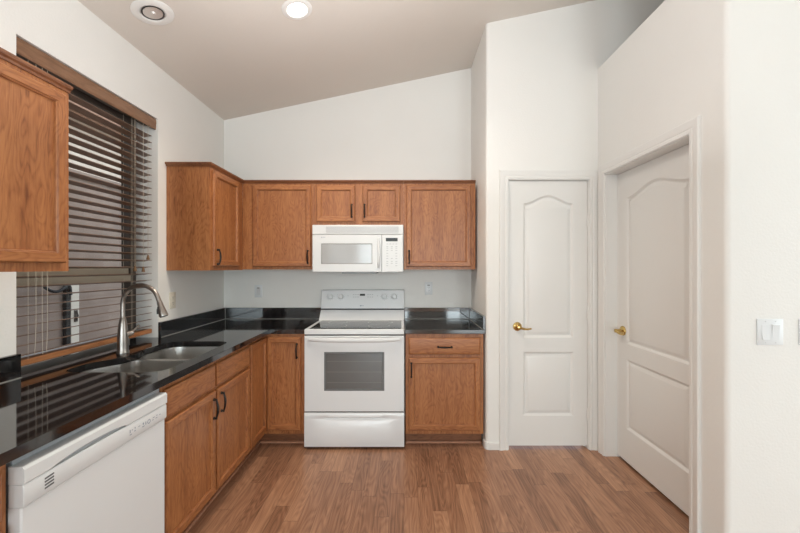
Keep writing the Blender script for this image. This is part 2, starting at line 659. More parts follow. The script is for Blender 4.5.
# right wall with the second door, bullnose corner into the wall of the switches
DY0, DY1, DZ = 1.916, 2.735, 2.062
RT = 0.125
bm = bmn()
prism(bm, [(XR, DY0)] + arc(XR + R, YS + R, R, 180, 270) + [(3.2, YS), (3.2, YS + TH), (XR + RT, YS + TH), (XR + RT, DY0)], 0, SHELF)
prism(bm, [(XR, YS + TH)] + arc(XR + R, YS + R, R, 180, 270) + [(3.2, YS), (3.2, YS + TH)], SHELF, lambda x: ceil_z(x) + .01)
prism(bm, [(XR, DY0), (XR + RT, DY0), (XR + RT, DY1), (XR, DY1)], DZ, SHELF)
prism(bm, [(XR, DY1), (XR + RT, DY1), (XR + RT, YD), (XR, YD)], 0, SHELF)
struct('wall_right', bm, paint_wall, 'white partition wall with a plant ledge along its top')
bm = bmn(); box(bm, (XR + .03, YS + .03, SHELF - 0.1), (3.2, YD, SHELF))
struct('trim_1', bm, paint_wall, 'plant ledge on top of the right partition')
bm = bmn(); prism(bm, [(3.2, YS), (3.3, YS), (3.3, YB + .1), (3.2, YB + .1)], 0, top)
struct('wall_ledge', bm, paint_wall, 'wall closing the plant ledge')
bm = bmn(); prism(bm, [(RX1, RY0), (RX1 + .1, RY0), (RX1 + .1, YS), (RX1, YS)], 0, top)
prism(bm, [(3.2, YS), (RX1 + .1, YS), (RX1 + .1, YS + TH), (3.2, YS + TH)], 0, top)
struct('wall_side', bm, paint_wall, 'far right wall of the adjoining room')
bm = bmn(); prism(bm, [(XL - .2, RY0 - .1), (RX1 + .1, RY0 - .1), (RX1 + .1, RY0), (XL - .2, RY0)], 0, top)
struct('wall_rear', bm, paint_wall, 'wall behind the camera')

# baseboard
bm = bmn()
bz, bt = 0.058, 0.013
prism(bm, [(XA - bt, YD + 0.06)] + arc(XA + R, YD + R, R + bt, 180, 270) + [(0.72, YD - bt), (0.72, YD), (XA + R, YD), (XA, YD + R), (XA, YD + 0.06)], 0, bz)
struct('baseboard_pantry', bm, paint_trim, 'low white baseboard round the corner of the pantry wall', bevel=0.004)
bm = bmn()
prism(bm, [(XR - bt, 1.845), (XR, 1.845), (XR, YS + R), (XR + R, YS), (3.2, YS), (3.2, YS - bt)] + list(reversed(arc(XR + R, YS + R, R + bt, 180, 270))), 0, bz)
struct('baseboard_right', bm, paint_trim, 'low white baseboard along the right wall', bevel=0.004)

# ------------------------------------------------------------------ interior doors
CAS = 0.068


def arch_outline(u0, u1, v0, sh, peak, n=22):
    pts = [(u0, v0), (u1, v0), (u1, sh)]
    for i in range(1, n):
        t = i / n
        pts.append((u1 + (u0 - u1) * t, sh + (peak - sh) * 0.5 * (1 - math.cos(2 * PI * t)) ** 1.0))
    pts.append((u0, sh))
    return pts


def interior_door(name, label, F, w_, v0, v1, ulo, uhi):
    """leaf in frame F: face at n=0, panels between ulo and uhi"""
    root = thing(name, label, 'door', F(0, 0, 0), kind='structure')
    bm = bmn()
    o1 = arch_outline(ulo, uhi, 0.845, 1.868, 1.93)
    o2 = [(ulo, 0.25), (uhi, 0.25), (uhi, 0.737), (ulo, 0.737)]
    outer = [(0, v0), (w_, v0), (w_, v1), (0, v1)]
    fill(bm, [[F(u, v_, 0) for u, v_ in l] for l in (outer, o1, o2)])
    # edges and back
    fr_ = [F(u, v_, 0) for u, v_ in outer]
    bk = [F(u, v_, -0.035) for u, v_ in outer]
    loft(bm, [fr_, bk], 0, False, True)
    for o_ in (o1, o2):
        ls = []
        for d, h in ((0, 0), (0.005, -0.003), (0.014, -0.012), (0.021, -0.0125), (0.042, -0.003), (0.047, -0.002), (0.05, -0.002)):
            q = offset_poly(o_, d) if d else o_
            ls.append([F(u, v_, h) for u, v_ in q])
        loft(bm, ls[:-1])
        fill(bm, [ls[-2]])
    obj('door_leaf', bm, paint_door, root, smooth=25)
    return root


def casing(root, F, u0, u1, vt, w_=CAS, right=True, left=True):
    """moulded casing round an opening from u0 to u1 with its head at vt; F's n=0 is the wall face"""
    bm = bmn()
    prof = [(0.0, 0.0), (0.0, 0.010), (0.004, 0.012), (0.018, 0.013), (0.024, 0.010), (0.036, 0.014), (w_ - 0.012, 0.018), (w_ - 0.003, 0.018), (w_, 0.014), (w_, 0.0)]
    loops = []
    for d, h in prof:
        loops.append([F(u0 - d, 0, h), F(u0 - d, vt + d, h), F(u1 + d, vt + d, h), F(u1 + d, 0, h)])
    loft(bm, loops, closed=False)
    return obj('door_casing', bm, paint_trim, root, smooth=20)


def jamb(root, F, u0, u1, vt, depth, stop):
    bm = bmn()
    t = 0.006
    for a_, b_ in ((u0, u0 + t), (u1 - t, u1)):
        fbox(bm, F, a_, b_, 0, vt, -depth, 0)
    fbox(bm, F, u0 + t, u1 - t, vt - t, vt, -depth, 0)
    # door stop on the far side of the leaf
    for a_, b_ in ((u0 + t, u0 + t + .010), (u1 - t - .010, u1 - t)):
        fbox(bm, F, a_, b_, 0, vt - t, stop - .03, stop)
    obj('door_jamb', bm, paint_trim, root)


def lever(root, F, u, v_, du, ang=-4):
    bm = bmn()
    lathe(bm, F, u, v_, [(0.034, 0), (0.034, 0.004), (0.030, 0.010), (0.018, 0.014), (0.012, 0.018), (0.011, 0.045), (0.013, 0.050), (0.013, 0.058), (0.006, 0.060)], 28)
    h = obj('lever_handle', bm, brass, root, label='polished brass lever handle')
    bm = bmn()
    pts, rad = [], []
    for i in range(9):
        t = i / 8
        pts.append(F(u + du * (0.092 * t), v_ - 0.010 * math.sin(PI * t * 0.9) - 0.006 * t, 0.052 - 0.004 * t))
        rad.append(0.0095 - 0.0035 * t)
    tube(bm, pts, rad, 12)
    obj('lever', bm, brass, h)


def hinge(root, F, u, vs_):
    for v_ in vs_:
        bm = bmn()
        p = [F(u, v_ - 0.045, 0.007), F(u, v_ + 0.045, 0.007)]
        tube(bm, p, 0.0075, 10)
        fbox(bm, F, u - 0.004, u + 0.014, v_ - 0.043, v_ + 0.043, -0.002, 0.002)
        obj('hinge', bm, paint_trim, root)


# pantry door (faces the camera)
F = FR((PX0 + .008, YD + 0.014, 0), (1, 0, 0), (0, -1, 0))
lw = PX1 - PX0 - 0.016
d1 = interior_door('door_1', 'narrow white pantry door with arched upper panel, right of the cabinets', F, lw, 0.024, PZ - 0.009, 0.112, 0.492)
Fw = FR((PX0, YD, 0), (1, 0, 0), (0, -1, 0))
casing(d1, Fw, 0, PX1 - PX0, PZ)
jamb(d1, Fw, 0, PX1 - PX0, PZ, TH, -0.055)
lever(d1, F, 0.066, 0.930, 1)
hinge(d1, F, lw + 0.003, (1.735, 1.04, 0.27))

# door in the right partition, set deep in its opening
XF = 1.557
F = FR((XF, DY1 - 0.006, 0), (0, -1, 0), (-1, 0, 0))
lw = DY1 - DY0 - 0.012
d2 = interior_door('door_2', 'white door set deep in the right partition wall, brass lever', F, lw, 0.019, DZ - 0.008, 0.112, lw - 0.115)
Fw = FR((XR, DY1, 0), (0, -1, 0), (-1, 0, 0))
casing(d2, Fw, 0, DY1 - DY0, DZ)
jamb(d2, Fw, 0, DY1 - DY0, DZ, RT, -0.122)
lever(d2, F, 0.072, 0.930, 1)

# ------------------------------------------------------------------ window
WPX = -1.815
w1 = thing('window_1', 'tan framed single hung window over the sink', 'window', (WPX, WY0, WZ0), kind='structure')
Fwin = FR((WPX, WY0, 0), (0, 1, 0), (1, 0, 0))
ww = WY1 - WY0
bm = bmn()
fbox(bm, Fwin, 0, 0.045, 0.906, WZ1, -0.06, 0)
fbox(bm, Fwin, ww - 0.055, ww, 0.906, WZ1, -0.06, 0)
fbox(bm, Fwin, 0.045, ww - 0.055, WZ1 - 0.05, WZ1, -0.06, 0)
obj('window_frame', bm, vinyl_dark, w1, bevel=0.003)  # frame darker than the tan rail; shadow is put into its colour
bm = bmn()
fbox(bm, Fwin, 0.045, ww - 0.055, 0.906, 0.945, -0.06, 0)
obj('sash_sill', bm, sill_vinyl, w1, bevel=0.003, label='pale bottom rail of the sash')
bm = bmn()
fbox(bm, Fwin, 0.045, ww - 0.055, 1.285, 1.335, -0.05, 0.004)
fbox(bm, Fwin, 0.045, ww - 0.055, 1.335, 1.375, -0.05, -0.010)
obj('meeting_rail', bm, vinyl_tan, w1, bevel=0.003)
for (z0, z1, n_) in ((0.945, 1.285, -0.020), (1.375, WZ1 - 0.05, -0.038)):
    bm = bmn()
    quad(bm, [Fwin(0.045, z0, n_), Fwin(ww - 0.055, z0, n_), Fwin(ww - 0.055, z1, n_), Fwin(0.045, z1, n_)])
    obj('window_pane', bm, glass, w1)

# ------------------------------------------------------------------ outside the window
bm = bmn(); box(bm, (-30, -20, -0.25), (WX, 30, -0.15))
struct('ground_outside', bm, gravel, 'gravel side yard outside the window')
bm = bmn()
box(bm, (-3.35, -3, -0.15), (-3.2, 9, 2.26)); box(bm, (-3.38, -3, 2.26), (-3.17, 9, 2.32))
struct('wall_outside', bm, stucco, 'taupe stucco yard wall seen through the blind')
nh = thing('house', 'pale stucco house standing beyond the yard wall', 'house', (-8, 2, -0.15))
bm = bmn(); box(bm, (-14, -6, -0.15), (-8, 12, 5.1))
obj('house_wall', bm, stucco_pale, nh)
bm = bmn()
loft(bm, [[(-7.4, y, 5.0), (-7.4, y, 5.2), (-11, y, 6.5), (-14.6, y, 5.2), (-14.6, y, 5.0)] for y in (-6.5, 12.5)], 0, True, True)
obj('house_roof', bm, roof_tile, nh)
pp = thing('gate_post', 'cream gate post with a dark edge outside the window', 'post', (-3.16, 3.56, -0.15))
bm = bmn(); box(bm, (-3.192, 3.541, -0.15), (-3.15, 3.628, 1.222))
obj('post', bm, post_paint, pp, bevel=0.003)
bm = bmn(); box(bm, (-3.190, 3.497, -0.15), (-3.155, 3.540, 1.235))
obj('gate_edge', bm, rubber, pp)
bm = bmn(); fbox(bm, FR((-3.15, 3.585, 0), (0, 1, 0), (1, 0, 0)), -0.014, 0.014, 0.86, 0.97, 0, 0.012)
tube(bm, [(-3.138, 3.585, 0.96), (-3.115, 3.575, 0.92), (-3.138, 3.585, 0.88)], 0.006)
obj('latch', bm, vinyl_dark, pp)
bm = bmn()
pts = []
for i in range(15):
    t = i / 14
    pts.append((-3.135, 3.262 + 0.230 * t, 1.207 - 0.055 * math.sin(PI * t) + 0.016 * t))
pts += [(-3.136, 3.512, 1.19), (-3.137, 3.518, 1.12)]
tube(bm, pts, 0.0135, 8)
solo('garden_hose', bm, rubber, 'black hose looped on the gate post outside the window', 'hose')

# ------------------------------------------------------------------ cabinets
PULL = 0.051


def pull(door, F, u, v_, vertical=True, n0=0.0):
    """dark bow pull with round feet"""
    bm = bmn()
    a_ = PULL
    for s in (-1, 1):
        uu, vv = (u, v_ + s * a_) if vertical else (u + s * a_, v_)
        lathe(bm, F, uu, vv, [(0.0075, n0), (0.0085, n0 + .004), (0.006, n0 + .009), (0.0055, n0 + .016)], 12)
    pts, rad = [], []
    for i in range(13):
        t = -1 + 2 * i / 12
        h = n0 + 0.014 + 0.011 * (1 - t * t)
        pts.append(F(u, v_ + t * (a_ + .004), h) if vertical else F(u + t * (a_ + .004), v_, h))
        rad.append(0.0044 + 0.0022 * (1 - abs(t)) + (0.0022 if abs(t) > .9 else 0))
    tube(bm, pts, rad, 10)
    return obj('handle', bm, bronze, door, label='dark bronze bow pull')


def shaker(parent, F, u0, u1, v0, v1, horiz, n0=0.0, stile=0.048, name='door'):
    """framed door standing on the face (n0) with a flat recessed panel"""
    t = 0.0195
    bm = bmn()
    rings(bm, F, u0, u1, v0, v1, [(0.0, n0), (0.0, n0 + t - .007), (0.0025, n0 + t - .0025), (0.006, n0 + t), (stile - .011, n0 + t),
                                  (stile - .009, n0 + t - .0035), (stile - .005, n0 + t - .0055), (stile - .0035, n0 + t - .0125), (stile, n0 + t - .013)], cap=False, mh=1, mv=0)
    d = obj(name, bm, [wood_z, horiz], parent, smooth=22)
    bm = bmn()
    fbox(bm, F, u0 + stile - .002, u1 - stile + .002, v0 + stile - .002, v1 - stile + .002, n0 + 0.001, n0 + t - .013)
    obj('panel', bm, wood_z, d)
    return d


def slab_front(parent, F, u0, u1, v0, v1, horiz, n0=0.0):
    t = 0.019
    bm = bmn()
    rings(bm, F, u0, u1, v0, v1, [(0.0, n0), (0.0, n0 + t - .007), (0.003, n0 + t - .004), (0.009, n0 + t - .0005), (0.012, n0 + t)], cap=True, mh=0, mv=0, mc=0)
    return obj('drawer_front', bm, horiz, parent, smooth=22)


def face_frame(parent, F, u0, u1, v0, v1, opens, horiz, t=0.019, stile=0.04):
    """frame board from n=-t to 0 with openings"""
    bm = bmn()
    outer = [(u0, v0), (u1, v0), (u1, v1), (u0, v1)]
    loops = [outer] + [[(a_, c_), (b_, c_), (b_, d_), (a_, d_)] for a_, b_, c_, d_ in opens]
    for n_ in (0, -t):
        fill(bm, [[F(u, v_, n_) for u, v_ in l] for l in loops])
    for l in loops:
        loft(bm, [[F(u, v_, n_) for u, v_ in l] for n_ in (0, -t)])
    return obj('face_frame', bm, wood_z, parent)


def crown(parent, F, u0, u1, v0, ends=(True, True), horiz=None, depth=0.305):
    """small moulding along the top"""
    bm = bmn()
    prof = [(0.0, 0.0), (0.006, 0.0), (0.009, 0.008), (0.016, 0.014), (0.019, 0.020), (0.019, 0.027), (0.0, 0.027)]
    loft(bm, [[F(uu + (-n_ if (k == 0 and ends[0]) else (n_ if (k == 1 and ends[1]) else 0)), v0 + h, n_) for n_, h in prof] for k, uu in ((0, u0), (1, u1))], 0, True, True)
    if ends[0]:
        loft(bm, [[F(u0 - n_, v0 + h, nn_ if nn_ else n_) for n_, h in prof] for nn_ in (0, -depth)], 0, True, True)
    return obj('crown_moulding', bm, horiz, parent, smooth=20)


# ---- upper cabinets
UB, UT = 1.362, 2.088
UD = 0.305
Fb = FR((0, YB - UD, 0), (1, 0, 0), (0, -1, 0))           # back run face
Fl = FR((XL + UD, 0, 0), (0, 1, 0), (1, 0, 0))            # left run face
GAP = 0.002


def upper(name, label, F, u0, u1, v0, v1, doors, horiz, side_ends=(False, False), depth=UD, crown_ends=(False, False), group=None):
    root = thing(name, label, 'cabinet', F(u0, v0, 0), group)
    bm = bmn()
    fbox(bm, F, u0 + .0002, u1 - .0002, v0, v1, -depth + GAP, -0.019)
    obj('cabinet_body', bm, wood_z, root)
    ops = [(a_ + .012, b_ - .012, c_ + .012, d_ - .012) for a_, b_, c_, d_, hu, hv in doors]
    face_frame(root, F, u0 + .0002, u1 - .0002, v0, v1, ops, horiz)
    for a_, b_, c_, d_, hu, hv in doors:
        dd = shaker(root, F, a_, b_, c_, d_, horiz, n0=0.0005)
        if hu is not None:
            pull(dd, F, hu, hv, True, 0.0195)
    crown(root, F, u0 + .0002, u1 - .0002, v1, crown_ends, crown_wood_y if horiz is wood_y else crown_wood_x, depth - GAP)
    return root


# near-left cabinet above the dishwasher: two leaves, the far one in view
upper('wall_cabinet', 'bright oak wall cabinet at the left edge, nearest the camera', Fl, 0.62, 1.520, UB + .002, UT - .002,
      [(0.64, 1.055, 1.397, 2.066, 1.02, 1.47), (1.085, 1.492, 1.397, 2.066, 1.125, 1.47)], wood_y, crown_ends=(False, False))
# corner cabinet on the left wall
upper('wall_cabinet', 'oak wall cabinet in the corner with its broad side panel facing the room', Fl, 2.623, 3.1605, UB - .004, UT,
      [(2.650, 3.060, 1.390, 2.070, 2.690, 1.455)], wood_y, crown_ends=(True, False))
# back run
upper('wall_cabinet', 'oak wall cabinet on the back wall left of the microwave', Fb, -1.3625, -0.764, UB, UT,
      [(-1.274, -0.784, 1.386, 2.072, -0.808, 1.468)], wood_x)
upper('wall_cabinet', 'short two door oak wall cabinet above the microwave', Fb, -0.764, -0.003, 1.735, UT,
      [(-0.737, -0.412, 1.766, 2.070, -0.439, 1.855), (-0.349, -0.033, 1.766, 2.070, -0.331, 1.855)], wood_x)
upper('wall_cabinet', 'oak wall cabinet on the back wall right of the microwave', Fb, -0.003, 0.6035, UB, UT,
      [(0.021, 0.563, 1.386, 2.072, 0.043, 1.468)], wood_x)
# filler between corner cabinets
# ---- base cabinets
CT, CBZ = 0.905, 0.873       # worktop top and underside
BF = 2.866                   # back run face Y
LFX = -1.065                 # left run face X
Gb = FR((0, BF, 0), (1, 0, 0), (0, -1, 0))
Gl = FR((LFX, 0, 0), (0, 1, 0), (1, 0, 0))
DZ0, DZ1, RZ0, RZ1 = 0.134, 0.690, 0.716, 0.843


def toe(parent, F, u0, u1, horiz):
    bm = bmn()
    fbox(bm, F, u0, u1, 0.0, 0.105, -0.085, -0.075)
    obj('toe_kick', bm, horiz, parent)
    bm = bmn()
    fbox(bm, F, u0, u1, 0.0, 0.018, -0.0745, -0.060)
    obj('shoe_moulding', bm, shoe_wood, parent, bevel=0.005)


# right base cabinet
rb = thing('base_cabinet', 'oak base cabinet with one drawer over a door, right of the range', 'cabinet', (0.012, BF, 0))
bm = bmn(); fbox(bm, Gb, 0.012, 0.608, 0.105, CBZ - .001, -0.595, -0.019)
obj('cabinet_body', bm, wood_z, rb)
face_frame(rb, Gb, 0.012, 0.608, 0.105, CBZ - .001, [(0.05, 0.57, DZ0 + .02, DZ1 - .02), (0.05, 0.57, RZ0 + .02, RZ1 - .02)], wood_x)
dr = slab_front(rb, Gb, 0.036, 0.583, RZ0, RZ1, wood_x, 0.0005)
pull(dr, Gb, 0.311, 0.774, False, 0.0195)
dd = shaker(rb, Gb, 0.036, 0.583, DZ0, DZ1, wood_x, 0.0005)
pull(dd, Gb, 0.056, 0.599, True, 0.0195)
toe(rb, Gb, 0.012, 0.608, toe_wood)

# corner base cabinet, an L with one folding door across the inside corner
cb = thing('corner_cabinet', 'oak corner base cabinet with a two leaf door across the inside corner', 'cabinet', (LFX, BF, 0))
bm = bmn()
prism(bm, [(XL + GAP, 2.560), (LFX - .019, 2.560), (LFX - .019, BF + .019), (-0.7555, BF + .019), (-0.7555, YB - GAP), (XL + GAP, YB - GAP)], 0.105, CBZ - .001)
obj('cabinet_body', bm, wood_z, cb)
bm = bmn()
for z0, z1 in ((0.105, 0.15), (0.845, CBZ - .001)):
    fbox(bm, Gb, LFX + .0002, -0.7555, z0, z1, -0.019, 0)
    fbox(bm, Gl, 2.560, BF + .019, z0, z1, -0.019, 0)
fbox(bm, Gb, -0.790, -0.7555, 0.1502, 0.8448, -0.019, 0)
fbox(bm, Gl, 2.560, 2.574, 0.1502, 0.8448, -0.019, 0)
obj('face_frame', bm, wood_z, cb)
dd = shaker(cb, Gb, LFX + .0215, -0.786, DZ0 + .005, 0.848, wood_x, 0.0005)
pull(dd, Gb, -0.815, 0.745, True, 0.0195)
shaker(cb, Gl, 2.567, BF - .002, DZ0 + .005, 0.848, wood_y, 0.0005)
bm = bmn()
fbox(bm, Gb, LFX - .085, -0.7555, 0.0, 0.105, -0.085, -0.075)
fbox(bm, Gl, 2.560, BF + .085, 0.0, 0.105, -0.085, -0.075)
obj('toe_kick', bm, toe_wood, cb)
bm = bmn()
fbox(bm, Gb, LFX - .060, -0.7555, 0.0, 0.018, -0.0745, -0.060)
fbox(bm, Gl, 2.560, BF + .0745, 0.0, 0.018, -0.0745, -0.060)
obj('shoe_moulding', bm, shoe_wood, cb, bevel=0.005)

# sink base: two false fronts over two doors
sb = thing('base_cabinet', 'oak sink base cabinet with two doors and false drawer fronts', 'cabinet', (LFX, 1.636, 0))
bm = bmn()
fbox(bm, Gl, 1.636, 2.558, 0.105, 0.60, -0.598, -0.019)
obj('cabinet_body', bm, wood_z, sb)
face_frame(sb, Gl, 1.636, 2.558, 0.105, CBZ - .001, [(1.67, 2.06, DZ0 + .02, DZ1 - .02), (2.12, 2.52, DZ0 + .02, DZ1 - .02)], wood_y)
for (a_, b_, hu, hv) in ((1.650, 2.082, 2.053, 0.602), (2.103, 2.542, 2.137, 0.612)):
    slab_front(sb, Gl, a_, b_, RZ0 - .002, RZ1 - .004, wood_y, 0.0005)
    dd = shaker(sb, Gl, a_, b_, DZ0 - .006, DZ1 + .004, wood_y, 0.0005)
    pull(dd, Gl, hu, hv, True, 0.0195)
toe(sb, Gl, 1.636, 2.558, toe_wood)

# near base cabinet at the picture's left edge
nb = thing('base_cabinet', 'oak base cabinet left of the dishwasher, at the left edge', 'cabinet', (LFX, 0.40, 0))
bm = bmn(); fbox(bm, Gl, 0.40, 1.000, 0.105, CBZ - .001, -0.598, -0.019)
obj('cabinet_body', bm, wood_z, nb)
face_frame(nb, Gl, 0.40, 1.000, 0.105, CBZ - .001, [(0.44, 0.965, DZ0 + .02, DZ1 - .02), (0.44, 0.965, RZ0 + .02, RZ1 - .02)], wood_y)
dr = slab_front(nb, Gl, 0.425, 0.978, RZ0, RZ1, wood_y, 0.0005)
pull(dr, Gl, 0.69, 0.774, False, 0.0195)
dd = shaker(nb, Gl, 0.425, 0.978, DZ0, DZ1, wood_y, 0.0005)
pull(dd, Gl, 0.46, 0.599, True, 0.0195)
toe(nb, Gl, 0.40, 1.000, toe_wood)

# ------------------------------------------------------------------ worktops
SINK = round_poly([(-1.095, 1.690, 0.09), (-1.112, 2.402, 0.09), (-1.500, 2.402, 0.13), (-1.500, 2.16, 0.10), (-1.462, 2.06, 0.12), (-1.480, 1.97, 0.10),
                   (-1.570, 1.84, 0.14), (-1.560, 1.690, 0.13)], 7)
wt = thing('worktop', 'long black granite worktop running along the sink wall into the corner', 'worktop', (XL, 1.9, CBZ))
bm = bmn()
e_ = 0.0015
outer = [(XL + e_, 0.38), (-1.025, 0.38), (-1.025, BF - .021), (-0.758, BF - .021), (-0.758, YB - e_), (XL + e_, YB - e_)]
for z in (CBZ, CT):
    fill(bm, [[(x, y, z) for x, y in outer], [(x, y, z) for x, y in SINK]])
for l in (outer, SINK):
    loft(bm, [[(x, y, z) for x, y in l] for z in (CBZ, CT)])
obj('granite_slab', bm, granite, wt, bevel=0.0025, smooth=30)


bm = bmn(); box(bm, (WPX + .002, WY0 + e_, CBZ), (XL + e_ - .0002, WY1 - e_, CT))
struct('trim_2', bm, granite, 'black granite sill of the window, level with the worktop')


def splash(root, poly):
    bm = bmn()
    prism(bm, poly, CT + .0005, 1.008)
    obj('backsplash', bm, granite, root, bevel=0.002)


q = 0.0215
def caulk(root, lo, hi):
    bm = bmn(); box(bm, lo, hi)
    obj('caulk_line', bm, caulk_mat, root, label='thin pale caulk line')


k_ = 0.0032
caulk(wt, (XL + q, 0.38, CT), (XL + q + k_, WY0, CT + k_))
caulk(wt, (XL + q, WY1, CT), (XL + q + k_, YB - q - k_, CT + k_))
caulk(wt, (XL + q, YB - q - k_, CT), (-0.758, YB - q, CT + k_))
caulk(wt, (XL + q, YB - q - k_, CT + k_), (XL + q + k_, YB - q, 1.008))
splash(wt, [(XL + e_, 0.38), (XL + q, 0.38), (XL + q, WY0), (XL + e_, WY0)])
splash(wt, [(XL + e_, WY1), (XL + q, WY1), (XL + q, YB - q - .001), (XL + e_, YB - q - .001)])
splash(wt, [(XL + e_, YB - q), (-0.758, YB - q), (-0.758, YB - e_), (XL + e_, YB - e_)])

wr_ = thing('worktop', 'short black granite worktop right of the range', 'worktop', (0.31, YB, CBZ))
bm = bmn()
prism(bm, [(0.006, BF - .021), (XA - e_, BF - .021), (XA - e_, YB - e_), (0.006, YB - e_)], CBZ, CT)
obj('granite_slab', bm, granite, wr_, bevel=0.004)
splash(wr_, [(0.006, YB - q), (XA - e_, YB - q), (XA - e_, YB - e_), (0.006, YB - e_)])
splash(wr_, [(XA - q, BF - .018), (XA - e_, BF - .018), (XA - e_, YB - q - .001), (XA - q, YB - q - .001)])

caulk(wr_, (0.006, YB - q - k_, CT), (XA - q - k_, YB - q, CT + k_))
caulk(wr_, (XA - q - k_, BF - .018, CT), (XA - q, YB - q, CT + k_))
caulk(wr_, (XA - q - k_, YB - q - k_, CT + k_), (XA - q, YB - q, 1.008))

# ------------------------------------------------------------------ sink
sk = thing('sink', 'stainless double bowl sink set under the black worktop', 'sink', (-1.32, 2.05, 0.68))
FZ = CBZ - 0.002
fl = offset_poly(SINK, -0.009)
b1 = round_poly([(-1.100, 1.697, 0.09), (-1.107, 2.040, 0.06), (-1.470, 2.040, 0.06), (-1.482, 1.965, 0.08), (-1.564, 1.84, 0.13), (-1.553, 1.697, 0.12)], 7)
b2 = round_poly([(-1.110, 2.078, 0.06), (-1.119, 2.395, 0.085), (-1.493, 2.395, 0.12), (-1.493, 2.17, 0.08), (-1.468, 2.078, 0.06)], 7)
bm = bmn()
fill(bm, [[(x, y, FZ) for x, y in fl], [(x, y, FZ) for x, y in b1], [(x, y, FZ) for x, y in b2]])
loft(bm, [[(x, y, z) for x, y in fl] for z in (FZ, FZ - .003)])
obj('rim', bm, steel, sk, smooth=30)
for bl, depth in ((b1, 0.19), (b2, 0.17)):
    bm = bmn()
    c_ = Vector((sum(p[0] for p in bl) / len(bl), sum(p[1] for p in bl) / len(bl)))
    ls = []
    for s, z in ((1.0, FZ), (0.995, FZ - .006), (0.975, FZ - depth + .03), (0.955, FZ - depth + .012), (0.90, FZ - depth + .002), (0.5, FZ - depth), (0.12, FZ - depth - .004)):
        ls.append([(c_.x + (x - c_.x) * s, c_.y + (y - c_.y) * s, z) for x, y in bl])
    loft(bm, ls, 0, False, True)
    bw = obj('bowl', bm, steel, sk, smooth=50)
    bm = bmn()
    lathe(bm, lambda a1_, b1_, c1_, c_=c_: Vector((a1_, b1_, c1_)), c_.x, c_.y, [(0.045, FZ - depth + .001), (0.045, FZ - depth + .003), (0.036, FZ - depth + .002), (0.03, FZ - depth - .002), (0.006, FZ - depth - .002)], 20)
    obj('drain', bm, steel, bw)

# ------------------------------------------------------------------ faucet
FX, FY = -1.556, 2.07
fc = thing('faucet', 'brushed nickel gooseneck pull-down faucet behind the sink', 'faucet', (FX, FY, CT + .0005))
Fz = lambda a_, b_, c_: Vector((FX + a_, FY + b_, CT + .0005 + c_))
bm = bmn()
lathe(bm, Fz, 0, 0, [(0.030, 0.0), (0.031, 0.004), (0.029, 0.010), (0.027, 0.02), (0.027, 0.05), (0.0262, 0.085), (0.0235, 0.13), (0.019, 0.165), (0.0145, 0.190), (0.012, 0.197)], 28)
obj('faucet_body', bm, nickel, fc)
bm = bmn()
ax, az, rr_ = 0.104, 0.272, 0.104
pts = [Fz(0, 0, 0.19), Fz(0, 0, 0.22), Fz(0, 0, 0.245)]
for i in range(0, 15):
    a_ = PI - i / 14 * (PI - math.radians(18))
    pts.append(Fz(ax + rr_ * math.cos(a_), -0.012 * i / 14, az + rr_ * math.sin(a_)))
pts.append(Fz(ax + rr_ * 0.99 + .006, -0.013, az + .008))
tube(bm, pts, 0.0115, 16)
obj('spout', bm, nickel, fc)
bm = bmn()
p0 = Fz(ax + rr_ * 0.99 + .004, -0.013, az + .012)
dv = Vector((0.028, -0.002, -0.085)).normalized()
tube(bm, [p0, p0 + dv * .004, p0 + dv * .026, p0 + dv * .052, p0 + dv * .076, p0 + dv * .082], [0.0125, 0.0135, 0.0150, 0.019, 0.0225, 0.0215], 20)
sh_ = obj('spray_head', bm, nickel, fc)
bm = bmn()
tube(bm, [p0 + dv * .082, p0 + dv * .085], [0.0195, 0.0190], 20)
obj('spray_face', bm, rubber, sh_, label='dark spray face')
bm = bmn()
fbq = p0 + dv * .045
tube(bm, [fbq + Vector((-0.012, -0.012, 0.018)), fbq + Vector((-0.013, -0.014, 0)), fbq + Vector((-0.013, -0.015, -0.022))], [0.004, 0.006, 0.005], 8)
obj('spray_button', bm, rubber, sh_, label='dark spray button')
bm = bmn()
tube(bm, [Fz(0.020, 0.0, 0.105), Fz(0.030, 0.012, 0.108), Fz(0.040, 0.024, 0.111)], [0.015, 0.0165, 0.014], 16)
hd = obj('faucet_handle', bm, nickel, fc)
bm = bmn()
tube(bm, [Fz(0.036, 0.02, 0.112), Fz(0.044, 0.034, 0.126), Fz(0.050, 0.050, 0.142), Fz(0.052, 0.056, 0.148)], [0.0085, 0.007, 0.006, 0.004], 10)
obj('lever', bm, nickel, hd)

